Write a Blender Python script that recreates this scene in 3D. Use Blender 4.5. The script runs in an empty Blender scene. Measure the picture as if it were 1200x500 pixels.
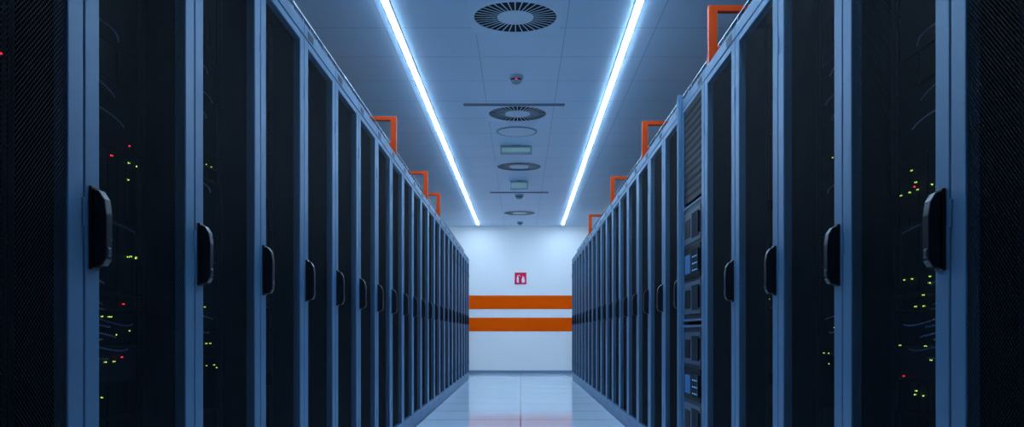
import bpy, bmesh, math, random
from mathutils import Vector, Matrix
random.seed(7)
S = bpy.context.scene
COL = S.collection
S.view_settings.view_transform = 'Standard'
S.view_settings.look = 'None'

# ---------------------------------------------------------------- materials
def new_mat(name):
    m = bpy.data.materials.new(name); m.use_nodes = True
    nt = m.node_tree
    b = nt.nodes['Principled BSDF']
    return m, nt, b
def N(nt, t, **kw):
    n = nt.nodes.new(t)
    for k, v in kw.items(): setattr(n, k, v)
    return n
def simple(name, col, rough=0.5, metal=0.0, noise=0.0, nscale=8.0, spec=None, bump=0.0, bscale=200):
    m, nt, b = new_mat(name)
    b.inputs['Roughness'].default_value = rough
    b.inputs['Metallic'].default_value = metal
    if spec is not None: b.inputs['Specular IOR Level'].default_value = spec
    tc = N(nt, 'ShaderNodeTexCoord')
    no = N(nt, 'ShaderNodeTexNoise'); no.inputs['Scale'].default_value = nscale
    nt.links.new(tc.outputs['Object'], no.inputs['Vector'])
    ra = N(nt, 'ShaderNodeMixRGB')
    ra.inputs[1].default_value = (*[c*(1-noise) for c in col], 1)
    ra.inputs[2].default_value = (*[min(1, c*(1+noise)) for c in col], 1)
    nt.links.new(no.outputs['Fac'], ra.inputs[0])
    nt.links.new(ra.outputs[0], b.inputs['Base Color'])
    if bump:
        n2 = N(nt, 'ShaderNodeTexNoise'); n2.inputs['Scale'].default_value = bscale
        nt.links.new(tc.outputs['Object'], n2.inputs['Vector'])
        bp = N(nt, 'ShaderNodeBump'); bp.inputs['Strength'].default_value = bump; bp.inputs['Distance'].default_value = 0.001
        nt.links.new(n2.outputs['Fac'], bp.inputs['Height']); nt.links.new(bp.outputs[0], b.inputs['Normal'])
    return m
def emis(name, col, st):
    m, nt, b = new_mat(name)
    b.inputs['Base Color'].default_value = (*[c*0.5 for c in col], 1)
    b.inputs['Emission Color'].default_value = (*col, 1)
    b.inputs['Emission Strength'].default_value = st
    return m
def grid_mat(name, base, joint, size, jw, offx, offy, rough, axes=(0, 1), noise=0.05, bumpy=0.0):
    """panel grid in object coordinates"""
    m, nt, b = new_mat(name)
    b.inputs['Roughness'].default_value = rough
    tc = N(nt, 'ShaderNodeTexCoord'); sp = N(nt, 'ShaderNodeSeparateXYZ')
    nt.links.new(tc.outputs['Object'], sp.inputs[0])
    outs = []
    for ax, off, sz, jj in ((axes[0], offx, size[0], jw), (axes[1], offy, size[1], jw*1.6)):
        a = N(nt, 'ShaderNodeMath', operation='ADD'); a.inputs[1].default_value = off + 100*sz
        nt.links.new(sp.outputs[ax], a.inputs[0])
        p = N(nt, 'ShaderNodeMath', operation='PINGPONG'); p.inputs[1].default_value = sz/2
        nt.links.new(a.outputs[0], p.inputs[0])
        l = N(nt, 'ShaderNodeMath', operation='LESS_THAN'); l.inputs[1].default_value = jj/2
        nt.links.new(p.outputs[0], l.inputs[0]); outs.append(l)
    mx = N(nt, 'ShaderNodeMath', operation='MAXIMUM')
    nt.links.new(outs[0].outputs[0], mx.inputs[0]); nt.links.new(outs[1].outputs[0], mx.inputs[1])
    no = N(nt, 'ShaderNodeTexNoise'); no.inputs['Scale'].default_value = 1.3; no.inputs['Detail'].default_value = 6
    nt.links.new(tc.outputs['Object'], no.inputs['Vector'])
    r1 = N(nt, 'ShaderNodeMixRGB')
    r1.inputs[1].default_value = (*[c*(1-noise) for c in base], 1); r1.inputs[2].default_value = (*[min(1, c*(1+noise)) for c in base], 1)
    nt.links.new(no.outputs['Fac'], r1.inputs[0])
    r2 = N(nt, 'ShaderNodeMixRGB'); r2.inputs[2].default_value = (*joint, 1)
    nt.links.new(mx.outputs[0], r2.inputs[0]); nt.links.new(r1.outputs[0], r2.inputs[1])
    nt.links.new(r2.outputs[0], b.inputs['Base Color'])
    return m

M_frame = simple('blue_grey_powdercoat', (0.112, 0.235, 0.39), 0.42, 0.15, 0.06, 5, spec=0.35)
M_body = simple('cabinet_dark_steel', (0.005, 0.009, 0.016), 0.6, 0.0, 0.1, spec=0.08)
M_black = simple('handle_black_plastic', (0.003, 0.0045, 0.008), 0.35, 0.0, 0.1, spec=0.35)
M_lock = simple('lock_steel', (0.10, 0.13, 0.17), 0.3, 0.9, 0.05)
M_server = simple('server_face', (0.0025, 0.005, 0.009), 0.5, 0.0, 0.3, 30, spec=0.12)
M_server2 = simple('server_face_light', (0.009, 0.018, 0.034), 0.45, 0.2, 0.2, 30, spec=0.25)
M_label = simple('label_paper', (0.012, 0.025, 0.04), 0.6)
M_seam = simple('seam_rubber', (0.008, 0.012, 0.02), 0.7, spec=0.1)
M_wall = simple('wall_paint_white', (0.96, 0.91, 0.89), 0.6, 0, 0.02, 2, bump=0.1)
M_orange = simple('orange_stripe_paint', (1.0, 0.10, 0.0), 0.75, 0, 0.03, 3, spec=0.05)
M_owire = simple('orange_powdercoat', (0.62, 0.055, 0.004), 0.5, 0.0, 0.08, 6, spec=0.15)
M_trim = simple('trim_grey', (0.18, 0.25, 0.35), 0.5)
M_white = simple('white_enamel', (0.66, 0.78, 0.88), 0.45, 0, 0.02)
M_dark = simple('duct_dark', (0.012, 0.018, 0.03), 0.7, spec=0.1)
M_tray = simple('galvanised_tray', (0.10, 0.15, 0.22), 0.4, 0.7, 0.1)
M_fixt = simple('fixture_grey', (0.24, 0.34, 0.44), 0.4, 0.1)
M_modf = simple('module_face_grey', (0.06, 0.10, 0.15), 0.5, 0.1, 0.1)
M_red = simple('sign_magenta_red', (0.80, 0.008, 0.07), 0.5, spec=0.15)
M_signw = simple('sign_white', (0.85, 0.80, 0.82), 0.5)
M_floor = grid_mat('floor_gloss_tiles', (0.60, 0.70, 0.82), (0.04, 0.06, 0.10), (0.9, 0.9), 0.010, 0.0, 0.2, 0.07)
M_floor.node_tree.nodes['Principled BSDF'].inputs['Specular IOR Level'].default_value = 0.12
M_ceil = grid_mat('ceiling_metal_tiles', (0.58, 0.76, 0.93), (0.28, 0.41, 0.58), (0.63, 0.63), 0.005, 0.315, 0.315, 0.42, noise=0.08)
M_led = emis('led_strip_light', (0.49, 0.74, 1.0), 84)
M_ly = emis('status_led_yellow_green', (0.45, 0.75, 0.10), 1.7)
M_lr = emis('status_led_red', (1.0, 0.02, 0.05), 2.2)
M_lb = emis('status_led_blue', (0.12, 0.5, 1.0), 0.6)
M_scr = emis('console_screen_blue', (0.03, 0.18, 0.5), 0.15)
M_lens = emis('fixture_lens', (0.40, 0.70, 0.75), 0.18)
M_cab_b = simple('patch_cable_blue', (0.08, 0.20, 0.42), 0.4)
M_cab_w = simple('patch_cable_grey', (0.18, 0.30, 0.45), 0.4)
M_ceil2 = simple('ceiling_face_plate', (0.62, 0.79, 0.94), 0.5, 0, 0.04, 2)

# perforated steel door skin
M_mesh, nt, b = new_mat('perforated_steel')
b.inputs['Base Color'].default_value = (0.0035, 0.0105, 0.019, 1)
b.inputs['Roughness'].default_value = 0.6; b.inputs['Metallic'].default_value = 0.0
b.inputs['Specular IOR Level'].default_value = 0.05
tc = N(nt, 'ShaderNodeTexCoord'); mp = N(nt, 'ShaderNodeMapping')
mp.inputs['Rotation'].default_value = (math.radians(45), 0, 0)
nt.links.new(tc.outputs['Object'], mp.inputs[0])
sp = N(nt, 'ShaderNodeSeparateXYZ'); nt.links.new(mp.outputs[0], sp.inputs[0])
P = 0.0075
sq = []
for ax in (1, 2):
    a = N(nt, 'ShaderNodeMath', operation='ADD'); a.inputs[1].default_value = P*1000
    nt.links.new(sp.outputs[ax], a.inputs[0])
    p = N(nt, 'ShaderNodeMath', operation='PINGPONG'); p.inputs[1].default_value = P/2
    nt.links.new(a.outputs[0], p.inputs[0])
    q = N(nt, 'ShaderNodeMath', operation='POWER'); q.inputs[1].default_value = 2
    nt.links.new(p.outputs[0], q.inputs[0]); sq.append(q)
ad = N(nt, 'ShaderNodeMath', operation='ADD')
nt.links.new(sq[0].outputs[0], ad.inputs[0]); nt.links.new(sq[1].outputs[0], ad.inputs[1])
lt = N(nt, 'ShaderNodeMath', operation='LESS_THAN'); lt.inputs[1].default_value = (P*0.43)**2
nt.links.new(ad.outputs[0], lt.inputs[0])
tr = N(nt, 'ShaderNodeBsdfTransparent'); mix = N(nt, 'ShaderNodeMixShader')
nt.links.new(lt.outputs[0], mix.inputs[0]); nt.links.new(b.outputs[0], mix.inputs[1]); nt.links.new(tr.outputs[0], mix.inputs[2])
nt.links.new(mix.outputs[0], nt.nodes['Material Output'].inputs['Surface'])

# ---------------------------------------------------------------- helpers
class MB:
    """multi-material mesh builder"""
    def __init__(s): s.bm = bmesh.new(); s.mats = []
    def mi(s, m):
        if m not in s.mats: s.mats.append(m)
        return s.mats.index(m)
    def box(s, x0, x1, y0, y1, z0, z1, m, rot=None):
        i = s.mi(m)
        vs = [s.bm.verts.new((x, y, z)) for x in (x0, x1) for y in (y0, y1) for z in (z0, z1)]
        for f in ((0, 1, 3, 2), (4, 6, 7, 5), (0, 4, 5, 1), (2, 3, 7, 6), (0, 2, 6, 4), (1, 5, 7, 3)):
            s.bm.faces.new([vs[k] for k in f]).material_index = i
        if rot:
            for v in vs: v.co = rot @ v.co
        return vs
    def prism(s, pts, y0, y1, m, fn=None):
        """pts in (x,z), extruded along y"""
        i = s.mi(m)
        a = [s.bm.verts.new((x, y0, z)) for x, z in pts]; c = [s.bm.verts.new((x, y1, z)) for x, z in pts]
        n = len(pts)
        s.bm.faces.new(a).material_index = i; s.bm.faces.new(c[::-1]).material_index = i
        for k in range(n):
            s.bm.faces.new([a[k], c[k], c[(k+1) % n], a[(k+1) % n]]).material_index = i
    def lathe(s, prof, m, cx=0, cy=0, seg=48, smooth=True):
        """prof: list of (r,z); r==0 closes"""
        i = s.mi(m); rings = []
        for r, z in prof:
            if r < 1e-6: rings.append([s.bm.verts.new((cx, cy, z))])
            else: rings.append([s.bm.verts.new((cx+r*math.cos(2*math.pi*k/seg), cy+r*math.sin(2*math.pi*k/seg), z)) for k in range(seg)])
        for A, B in zip(rings, rings[1:]):
            for k in range(seg):
                k2 = (k+1) % seg
                vs = [A[k % len(A)], A[k2 % len(A)], B[k2 % len(B)], B[k % len(B)]]
                u = []
                for v in vs:
                    if v not in u: u.append(v)
                if len(u) > 2:
                    f = s.bm.faces.new(u); f.material_index = i; f.smooth = smooth
    def mesh(s, name, flipx=False):
        if flipx:
            for v in s.bm.verts: v.co.x = -v.co.x
        bmesh.ops.recalc_face_normals(s.bm, faces=s.bm.faces[:])
        me = bpy.data.meshes.new(name); s.bm.to_mesh(me); s.bm.free()
        for m in s.mats: me.materials.append(m)
        return me
def obj(name, me, loc=(0, 0, 0), parent=None, bevel=0):
    o = bpy.data.objects.new(name, me); COL.objects.link(o); o.location = loc
    if parent: o.parent = parent
    if bevel:
        bv = o.modifiers.new('bevel', 'BEVEL'); bv.width = bevel; bv.segments = 2; bv.limit_method = 'ANGLE'
    return o
def empty(name, loc):
    o = bpy.data.objects.new(name, None); COL.objects.link(o); o.location = loc; o.empty_display_size = 0.1
    return o

CEIL = 2.93; YW = 17.1; YB = -2.6; XW = 2.4
# ---------------------------------------------------------------- room shell
def slab(name, x0, x1, y0, y1, z0, z1, m):
    b_ = MB(); b_.box(x0, x1, y0, y1, z0, z1, m); return obj(name, b_.mesh(name))
slab('floor', -XW, XW, YB, YW, -0.1, 0, M_floor)
slab('ceiling', -XW, XW, YB, YW, CEIL, CEIL+0.1, M_ceil)
slab('wall_far', -XW, XW, YW, YW+0.1, 0, CEIL, M_wall)
slab('wall_back', -XW, XW, YB-0.1, YB, 0, CEIL, M_wall)
slab('wall_left', -XW-0.1, -XW, YB, YW, 0, CEIL, M_wall)
slab('wall_right', XW, XW+0.1, YB, YW, 0, CEIL, M_wall)
slab('baseboard_far', -XW, XW, YW-0.012, YW, 0, 0.055, M_trim)
b_ = MB(); b_.box(-XW, XW, YW-0.004, YW, 1.277, 1.549, M_orange); obj('trim_1', b_.mesh('orange_stripe'))
b_ = MB(); b_.box(-XW, XW, YW-0.004, YW, 0.834, 1.107, M_orange); obj('trim_2', b_.mesh('orange_stripe'))

# ---------------------------------------------------------------- fire equipment sign
root = empty('fire_extinguisher_sign', (0.0, YW-0.006, 1.89))
b_ = MB(); b_.box(-0.115, 0.115, -0.004, 0.006, -0.115, 0.115, M_red); obj('plate', b_.mesh('plate'), parent=root)
b_ = MB()
b_.prism([(-0.075, -0.085), (-0.035, -0.085), (-0.035, 0.02), (-0.045, 0.04), (-0.065, 0.04), (-0.075, 0.02)], -0.007, -0.003, M_signw)
b_.box(-0.06, -0.05, -0.007, -0.003, 0.04, 0.065, M_signw)
b_.prism([(-0.06, 0.06), (-0.02, 0.07), (0.0, 0.04), (-0.008, 0.034), (-0.022, 0.058), (-0.06, 0.05)], -0.0075, -0.003, M_signw)
fl = [(0.03, -0.085), (0.075, -0.085), (0.09, -0.04), (0.075, 0.0), (0.07, 0.05), (0.055, 0.01), (0.045, 0.07), (0.035, 0.02), (0.02, -0.03)]
b_.prism(fl, -0.007, -0.003, M_signw)
obj('pictogram', b_.mesh('pictogram'), parent=root)

# ---------------------------------------------------------------- LED lines
def led(x_far, x_near, yn):
    root = empty('led_strip_lamp', (0, 0, CEIL))
    sl = (x_far-x_near)/(YW-yn); y0 = 1.6; y1 = YW-0.32
    def strip(me_b, w, z0, z1, m):
        i = me_b.mi(m); vs = []
        for y in (y0, y1):
            xc = x_near+sl*(y-yn)
            for dx, z in ((-w, z0), (w, z0), (w, z1), (-w, z1)): vs.append(me_b.bm.verts.new((xc+dx, y, z)))
        for f in ((0, 1, 2, 3), (7, 6, 5, 4), (0, 4, 5, 1), (1, 5, 6, 2), (2, 6, 7, 3), (3, 7, 4, 0)):
            me_b.bm.faces.new([vs[k] for k in f]).material_index = i
    mb = MB(); strip(mb, 0.024, -0.006, 0.0, M_white); obj('profile', mb.mesh('profile'), parent=root)
    mb = MB(); strip(mb, 0.018, -0.0105, -0.006, M_led); obj('diffuser', mb.mesh('diffuser'), parent=root)
led(-0.829, -0.869, 5.48)
led(0.829, 0.765, 5.48)

# ---------------------------------------------------------------- ceiling fittings
def diffuser(x, y):
    root = empty('swirl_air_diffuser', (x, y, CEIL))
    b_ = MB()
    i = b_.mi(M_ceil2); seg = 64; R = 0.285
    inn = []; out = []
    for k in range(seg):
        a = 2*math.pi*k/seg; c, s_ = math.cos(a), math.sin(a); q = 0.308/max(abs(c), abs(s_))
        inn.append(b_.bm.verts.new((R*c, R*s_, -0.003))); out.append(b_.bm.verts.new((q*c, q*s_, -0.003)))
    for k in range(seg): b_.bm.faces.new([inn[k], inn[(k+1) % seg], out[(k+1) % seg], out[k]]).material_index = i
    obj('face_plate', b_.mesh('face_plate'), parent=root)
    b_ = MB(); b_.lathe([(0.287, -0.003), (0.285, -0.006), (0.279, -0.006), (0.277, -0.002)], M_white, seg=64); obj('outer_ring', b_.mesh('ring'), parent=root)
    b_ = MB(); b_.lathe([(0.28, -0.0015), (0, -0.0015)], M_dark, seg=64); obj('plenum', b_.mesh('plenum'), parent=root)
    b_ = MB(); b_.lathe([(0.125, -0.002), (0.122, -0.007), (0.112, -0.008), (0, -0.008)], M_white, seg=48); obj('hub', b_.mesh('hub'), parent=root)
    b_ = MB()
    for k in range(36):
        r = Matrix.Rotation(2*math.pi*k/36, 4, 'Z')
        b_.box(0.13, 0.274, -0.0038, 0.0038, -0.0045, -0.003, M_white, rot=r)
    obj('vanes', b_.mesh('vanes'), parent=root)
diffuser(-0.035, 5.78); diffuser(-0.03, 8.32); diffuser(-0.02, 10.96); diffuser(-0.02, 15.2)

root = empty('ceiling_speaker', (-0.04, 9.05, CEIL))
b_ = MB(); b_.lathe([(0.215, 0), (0.213, -0.010), (0.205, -0.012), (0.200, -0.006)], M_trim); b_.lathe([(0.200, -0.006), (0.19, -0.012), (0, -0.014)], M_white); obj('grille', b_.mesh('grille'), parent=root)

def smoke(x, y, red=True, r=0.055):
    root = empty('smoke_detector', (x, y, CEIL))
    b_ = MB(); b_.lathe([(r, 0), (r, -0.02), (r*0.9, -0.025), (r*0.75, -0.027), (r*0.75, -0.045), (r*0.6, -0.06), (r*0.3, -0.068), (0, -0.068)], M_fixt, seg=32)
    obj('housing', b_.mesh('housing'), parent=root)
    b_ = MB(); b_.lathe([(r*0.78, -0.030), (r*0.78, -0.042)], M_dark, seg=32); obj('vent', b_.mesh('vent'), parent=root)
    if red:
        b_ = MB(); b_.box(-0.008, 0.008, -r*0.76-0.003, -r*0.7, -0.042, -0.034, M_lr); obj('indicator', b_.mesh('ind'), parent=root)
smoke(-0.035, 7.1, True, 0.06); smoke(-0.02, 13.2, False, 0.07); smoke(-0.01, 16.4, False, 0.06)

def emerg(x, y, w, h, d):
    root = empty('emergency_light', (x, y, CEIL))
    b_ = MB(); b_.box(-w/2, w/2, -d/2, d/2, -0.02-h, -0.012, M_fixt); obj('housing', b_.mesh('h'), parent=root, bevel=0.006)
    b_ = MB(); b_.box(-w/2+0.02, w/2-0.02, -d/2-0.003, d/2+0.003, -0.008-h, -0.032, M_lens); obj('lens', b_.mesh('l'), parent=root, bevel=0.003)
    b_ = MB(); b_.box(-w*0.15, w*0.15, -d*0.3, d*0.3, -0.014, 0, M_fixt); obj('mount', b_.mesh('m'), parent=root)
emerg(-0.05, 9.75, 0.36, 0.075, 0.1); emerg(-0.02, 12.0, 0.25, 0.10, 0.06)

def slot(x, y, w):
    root = empty('slot_air_diffuser', (x, y, CEIL))
    b_ = MB(); b_.box(-w/2, w/2, -0.022, -0.014, -0.012, 0, M_trim); b_.box(-w/2, w/2, 0.014, 0.022, -0.012, 0, M_trim)
    b_.box(-w/2, -w/2+0.008, -0.022, 0.022, -0.012, 0, M_trim); b_.box(w/2-0.008, w/2, -0.022, 0.022, -0.012, 0, M_trim)
    obj('frame', b_.mesh('f'), parent=root)
    b_ = MB(); b_.box(-w/2+0.008, w/2-0.008, -0.014, 0.014, -0.004, 0, M_dark); obj('slot', b_.mesh('s'), parent=root)
slot(-0.06, 7.98, 0.94); slot(-0.02, 12.96, 0.89)

# ---------------------------------------------------------------- server racks
# local: x = toward aisle (left row); y = along aisle 0..0.6 ; z up
H = 2.09
def m_cabinet():
    b_ = MB()
    b_.box(-1.10, -0.032, 0.001, 0.016, 0.06, H-0.005, M_body)
    b_.box(-1.10, -0.032, 0.584, 0.599, 0.06, H-0.005, M_body)
    b_.box(-1.10, -1.085, 0.016, 0.584, 0.06, H-0.005, M_body)
    b_.box(-1.10, -0.032, 0.001, 0.599, H-0.02, H, M_body)
    b_.box(-1.10, -0.032, 0.001, 0.599, 0.05, 0.075, M_body)
    b_.box(-1.08, -0.045, 0.02, 0.58, 0.0, 0.05, M_body)
    for y in (0.05, 0.53): b_.box(-0.13, -0.115, y, y+0.02, 0.075, H-0.02, M_server2)
    return b_
def m_header():
    b_ = MB(); b_.box(-0.032, 0.0, 0.002, 0.598, H-0.052, H, M_frame)
    b_.box(-0.040, -0.010, 0.002, 0.598, 0.0, 0.062, M_frame)
    return b_
def m_frame():
    b_ = MB()
    z0, z1 = 0.068, H-0.057
    b_.box(-0.030, 0.0, 0.003, 0.064, z0, z1, M_frame)
    b_.box(-0.030, 0.0, 0.536, 0.597, z0, z1, M_frame)
    b_.box(-0.0295, -0.0005, 0.064, 0.536, z1-0.030, z1, M_frame)
    b_.box(-0.0295, -0.0005, 0.064, 0.536, z0, z0+0.05, M_frame)
    for z in (0.3, 1.05, 1.8): b_.box(-0.006, 0.004, 0.588, 0.597, z-0.03, z+0.03, M_frame)
    return b_
def m_gap():
    b_ = MB(); b_.box(-0.034, -0.006, 0.0005, 0.0028, 0.06, H-0.003, M_seam); return b_
def m_mesh():
    b_ = MB(); i = b_.mi(M_mesh)
    vs = [b_.bm.verts.new(p) for p in ((-0.004, 0.063, 0.117), (-0.004, 0.537, 0.117), (-0.004, 0.537, H-0.086), (-0.004, 0.063, H-0.086))]
    b_.bm.faces.new(vs).material_index = i
    return b_
def m_handle():
    b_ = MB()
    b_.box(0.0, 0.007, 0.016, 0.054, -0.088, 0.088, M_black)
    b_.prism([(0.006, -0.083), (0.026, -0.080), (0.034, -0.066), (0.035, 0.030), (0.031, 0.060), (0.020, 0.078), (0.006, 0.083)], 0.020, 0.050, M_black)
    b_.box(0.030, 0.0365, 0.027, 0.043, -0.060, -0.040, M_lock)
    return b_
def m_label():
    b_ = MB(); b_.box(-0.001, 0.0015, 0.06, 0.15, H-0.042, H-0.014, M_label); return b_
def m_servers(seed):
    r = random.Random(seed); b_ = MB(); z = 0.10; U = 0.0445
    while z < H-0.12:
        n = r.choice([1, 1, 2, 2, 4]); h = n*U
        if z+h > H-0.05: break
        if r.random() < 0.85:
            m = M_server if r.random() < 0.75 else M_server2
            b_.box(-0.9, -0.125, 0.06, 0.54, z+0.002, z+h-0.002, m)
            b_.box(-0.125, -0.119, 0.055, 0.085, z+0.003, z+h-0.003, M_server2)
            b_.box(-0.125, -0.119, 0.515, 0.545, z+0.003, z+h-0.003, M_server2)
            k = r.choice([0, 4, 8])
            for j in range(k):
                y0 = 0.1+j*0.4/k
                b_.box(-0.126, -0.121, y0+0.004, y0+0.4/k-0.004, z+0.006, z+h-0.008, M_server)
        z += h
    return b_
def m_leds(seed, dens, red_bias):
    r = random.Random(seed); b_ = MB()
    def dot(y, z, m): b_.box(-0.118, -0.114, y, y+0.0055, z, z+0.003, m)
    dot(0.3, 0.2, M_ly); dot(0.3, 0.25, M_lr)
    rows = [r.uniform(0.62, 1.0) for _ in range(6)]+[r.uniform(1.15, 1.5), r.uniform(1.1, 1.5)]
    for c in range(dens):
        z = r.choice(rows)+r.choice([0, 0.0445, 0.01])
        y = r.uniform(0.2, 0.5); n = r.choice([1, 1, 1, 2])
        m = M_lr if r.random() < red_bias else M_ly
        for k in range(n):
            if y+k*0.045 < 0.52: dot(y+k*0.045, z, m)
    return b_
def m_cables(seed):
    r = random.Random(seed); b_ = MB()
    for c in range(18):
        z = r.choice([r.uniform(1.25, 1.7), r.uniform(0.75, 1.1)]); y0 = r.uniform(0.07, 0.25); y1 = y0+r.uniform(0.1, 0.25)
        m = r.choice([M_cab_b, M_cab_w]); i = b_.mi(m); sag = r.uniform(0.003, 0.012); prev = None
        for k in range(13):
            t = k/12; y = y0+(y1-y0)*t; x = -0.112+0.02*math.sin(math.pi*t); zz = z-sag*math.sin(math.pi*t)-0.02*t
            ring = [b_.bm.verts.new((x+0.0022*math.cos(a), y, zz+0.0022*math.sin(a))) for a in (0, 1.57, 3.14, 4.71)]
            if prev:
                for q in range(4): b_.bm.faces.new([prev[q], prev[(q+1) % 4], ring[(q+1) % 4], ring[q]]).material_index = i
            prev = ring
    return b_
def m_modules():
    b_ = MB()
    b_.box(-0.03, -0.004, 0.064, 0.536, 1.50, 2.02, M_server)
    for k in range(12): b_.box(-0.006, -0.002, 0.09, 0.51, 1.53+k*0.04, 1.545+k*0.04, M_body)
    for (z0, z1) in ((0.86, 1.485), (0.22, 0.845)):
        b_.box(-0.03, -0.004, 0.064, 0.536, z0, z1, M_server2)
        b_.box(-0.004, 0.001, 0.07, 0.53, z1-0.014, z1-0.004, M_frame)
        b_.box(-0.004, 0.001, 0.07, 0.53, z0+0.004, z0+0.014, M_frame)
        n = 3; hh = (z1-z0-0.06)/n
        for k in range(n):
            a = z0+0.03+k*hh
            b_.box(-0.004, 0.001, 0.09, 0.51, a+0.01, a+hh-0.01, M_modf if k != 1 else M_server)
            b_.box(0.001, 0.003, 0.12, 0.30, a+0.03, a+hh-0.03, M_dark)
            b_.box(0.001, 0.003, 0.34, 0.48, a+0.04, a+hh-0.05, M_scr if k == 1 else M_server)
            if k == 1:
                for j in range(4):
                    for q in range(3): b_.box(0.003, 0.005, 0.14+j*0.04, 0.155+j*0.04, a+0.045+q*0.035, a+0.051+q*0.035, M_lb)
            b_.box(0.001, 0.014, 0.095, 0.103, a+0.04, a+hh-0.04, M_black)
    b_.box(-0.03, -0.004, 0.064, 0.536, 0.1, 0.205, M_server)
    b_.box(-0.030, 0.0, 0.003, 0.064, 0.068, H-0.057, M_frame); b_.box(-0.030, 0.0, 0.536, 0.597, 0.068, H-0.057, M_frame)
    b_.box(-0.030, 0.0, 0.064, 0.536, H-0.075, H-0.057, M_frame)
    return b_

LIB = {}
for side in ('L', 'R'):
    fx = side == 'R'
    LIB[side] = dict(cab=m_cabinet().mesh('cabinet', fx), head=m_header().mesh('header', fx), frame=m_frame().mesh('door_frame', fx),
        gap=m_gap().mesh('gap', fx), mesh=m_mesh().mesh('door_mesh', fx), handle=m_handle().mesh('handle', fx), label=m_label().mesh('label', fx),
        servers=[m_servers(10+k).mesh('servers', fx) for k in range(5)],
        leds=[m_leds(40+k+(100 if fx else 0), d, rb).mesh('leds', fx) for k, (d, rb) in enumerate([(22, 0.18), (12, 0.05), (6, 0.05), (3, 0.1), (0, 0.0)])],
        nearleds=m_leds(77, 24, 0.8).mesh('leds', fx),
        cables=[m_cables(80+k).mesh('cables', fx) for k in range(3)],
        modules=m_modules().mesh('modules', fx))

def rack(side, y, idx, device=False):
    L = LIB[side]; X = -0.9 if side == 'L' else 0.9
    root = empty('equipment_rack' if device else 'server_rack', (X, y, 0))
    obj('cabinet', L['cab'], parent=root)
    obj('header_and_plinth', L['head'], parent=root, bevel=0.003)
    obj('door_gap', L['gap'], parent=root)
    obj('label', L['label'], parent=root)
    if device:
        obj('modules', L['modules'], parent=root)
        return
    obj('door_frame', L['frame'], parent=root, bevel=0.003)
    obj('door_mesh', L['mesh'], parent=root)
    obj('handle', L['handle'], (0, 0, 1.02), parent=root, bevel=0.004)
    obj('servers', L['servers'][idx % 5], parent=root)
    if idx < 0 and side == 'L': obj('status_leds', L['nearleds'], parent=root)
    else:
        li = 0 if idx <= 0 else (1 if idx == 1 else (2 if idx < 4 else (3 if idx < 7 else 4)))
        obj('status_leds', L['leds'][li], parent=root)
    if idx < 4: obj('patch_cables', L['cables'][idx % 3], parent=root)
for k in range(-6, 22): rack('L', 1.768+0.6*k, k)
for k in range(-6, 22): rack('R', 1.796+0.6*k, k, device=(k == 4))
# post standing on the floor in front of the joint between two racks, with base foot
yp = 1.796+0.6*4
b_ = MB(); b_.box(0.876, 0.8985, yp+0.566, yp+0.599, 0.0, H+0.035, M_frame)
b_.box(0.866, 0.8985, yp+0.55, yp+0.615, 0.0, 0.008, M_frame)
obj('aisle_frame_post', b_.mesh('post'), bevel=0.003)

# ---------------------------------------------------------------- overhead cable supports
def support(s, y):
    root = empty('cable_tray_bracket', (0, y, H))
    b_ = MB()
    b_.box(0.985, 1.030, -0.02, 0.02, 0, 0.425, M_owire)
    b_.box(0.975, 1.040, -0.05, 0.05, 0, 0.008, M_owire)
    b_.box(1.030, 1.45, -0.02, 0.02, 0.393, 0.425, M_owire)
    b_.box(1.41, 1.45, -0.02, 0.02, 0, 0.393, M_owire)
    b_.box(1.030, 1.41, -0.018, 0.018, 0.18, 0.21, M_owire)
    obj('gate_frame', b_.mesh('gate', s < 0), parent=root, bevel=0.003)
for y in (4.5, 6.95, 9.4, 12.4): support(1, y)
for y in (6.8, 9.1, 10.5): support(-1, y)
for s in (-1, 1):
    b_ = MB()
    x0, x1, z0, z1 = 1.10, 1.36, 2.305, 2.40
    for x in (x0, x1):
        for z in (z0, z0+0.045, z1): b_.box(x-0.004, x+0.004, YB+0.3, YW-0.4, z-0.004, z+0.004, M_tray)
    for k in range(130):
        y = YB+0.4+k*0.145
        if y > YW-0.45: break
        b_.box(x0, x1, y-0.003, y+0.003, z0-0.003, z0+0.003, M_tray)
        for x in (x0, x1): b_.box(x-0.003, x+0.003, y-0.003, y+0.003, z0, z1, M_tray)
    for j in range(6):
        b_.box(x0+0.02+j*0.038, x0+0.045+j*0.038, YB+0.3, YW-0.4, z0+0.004, z0+0.03, M_dark)
    obj('cable_tray', b_.mesh('tray', s < 0))

# ---------------------------------------------------------------- world, camera
w = bpy.data.worlds.new('world'); S.world = w; w.use_nodes = True
w.node_tree.nodes['Background'].inputs[0].default_value = (0.1, 0.25, 0.6, 1)
w.node_tree.nodes['Background'].inputs[1].default_value = 0.3
cd = bpy.data.cameras.new('camera'); cam = bpy.data.objects.new('camera', cd); COL.objects.link(cam)
cam.location = (0, 0, 0.8); cam.rotation_euler = (math.radians(90), 0, 0)
cd.sensor_width = 36; cd.lens = 1004/1200*36; cd.shift_x = -10/1200; cd.shift_y = 140/1200
cd.clip_start = 0.02
S.camera = cam
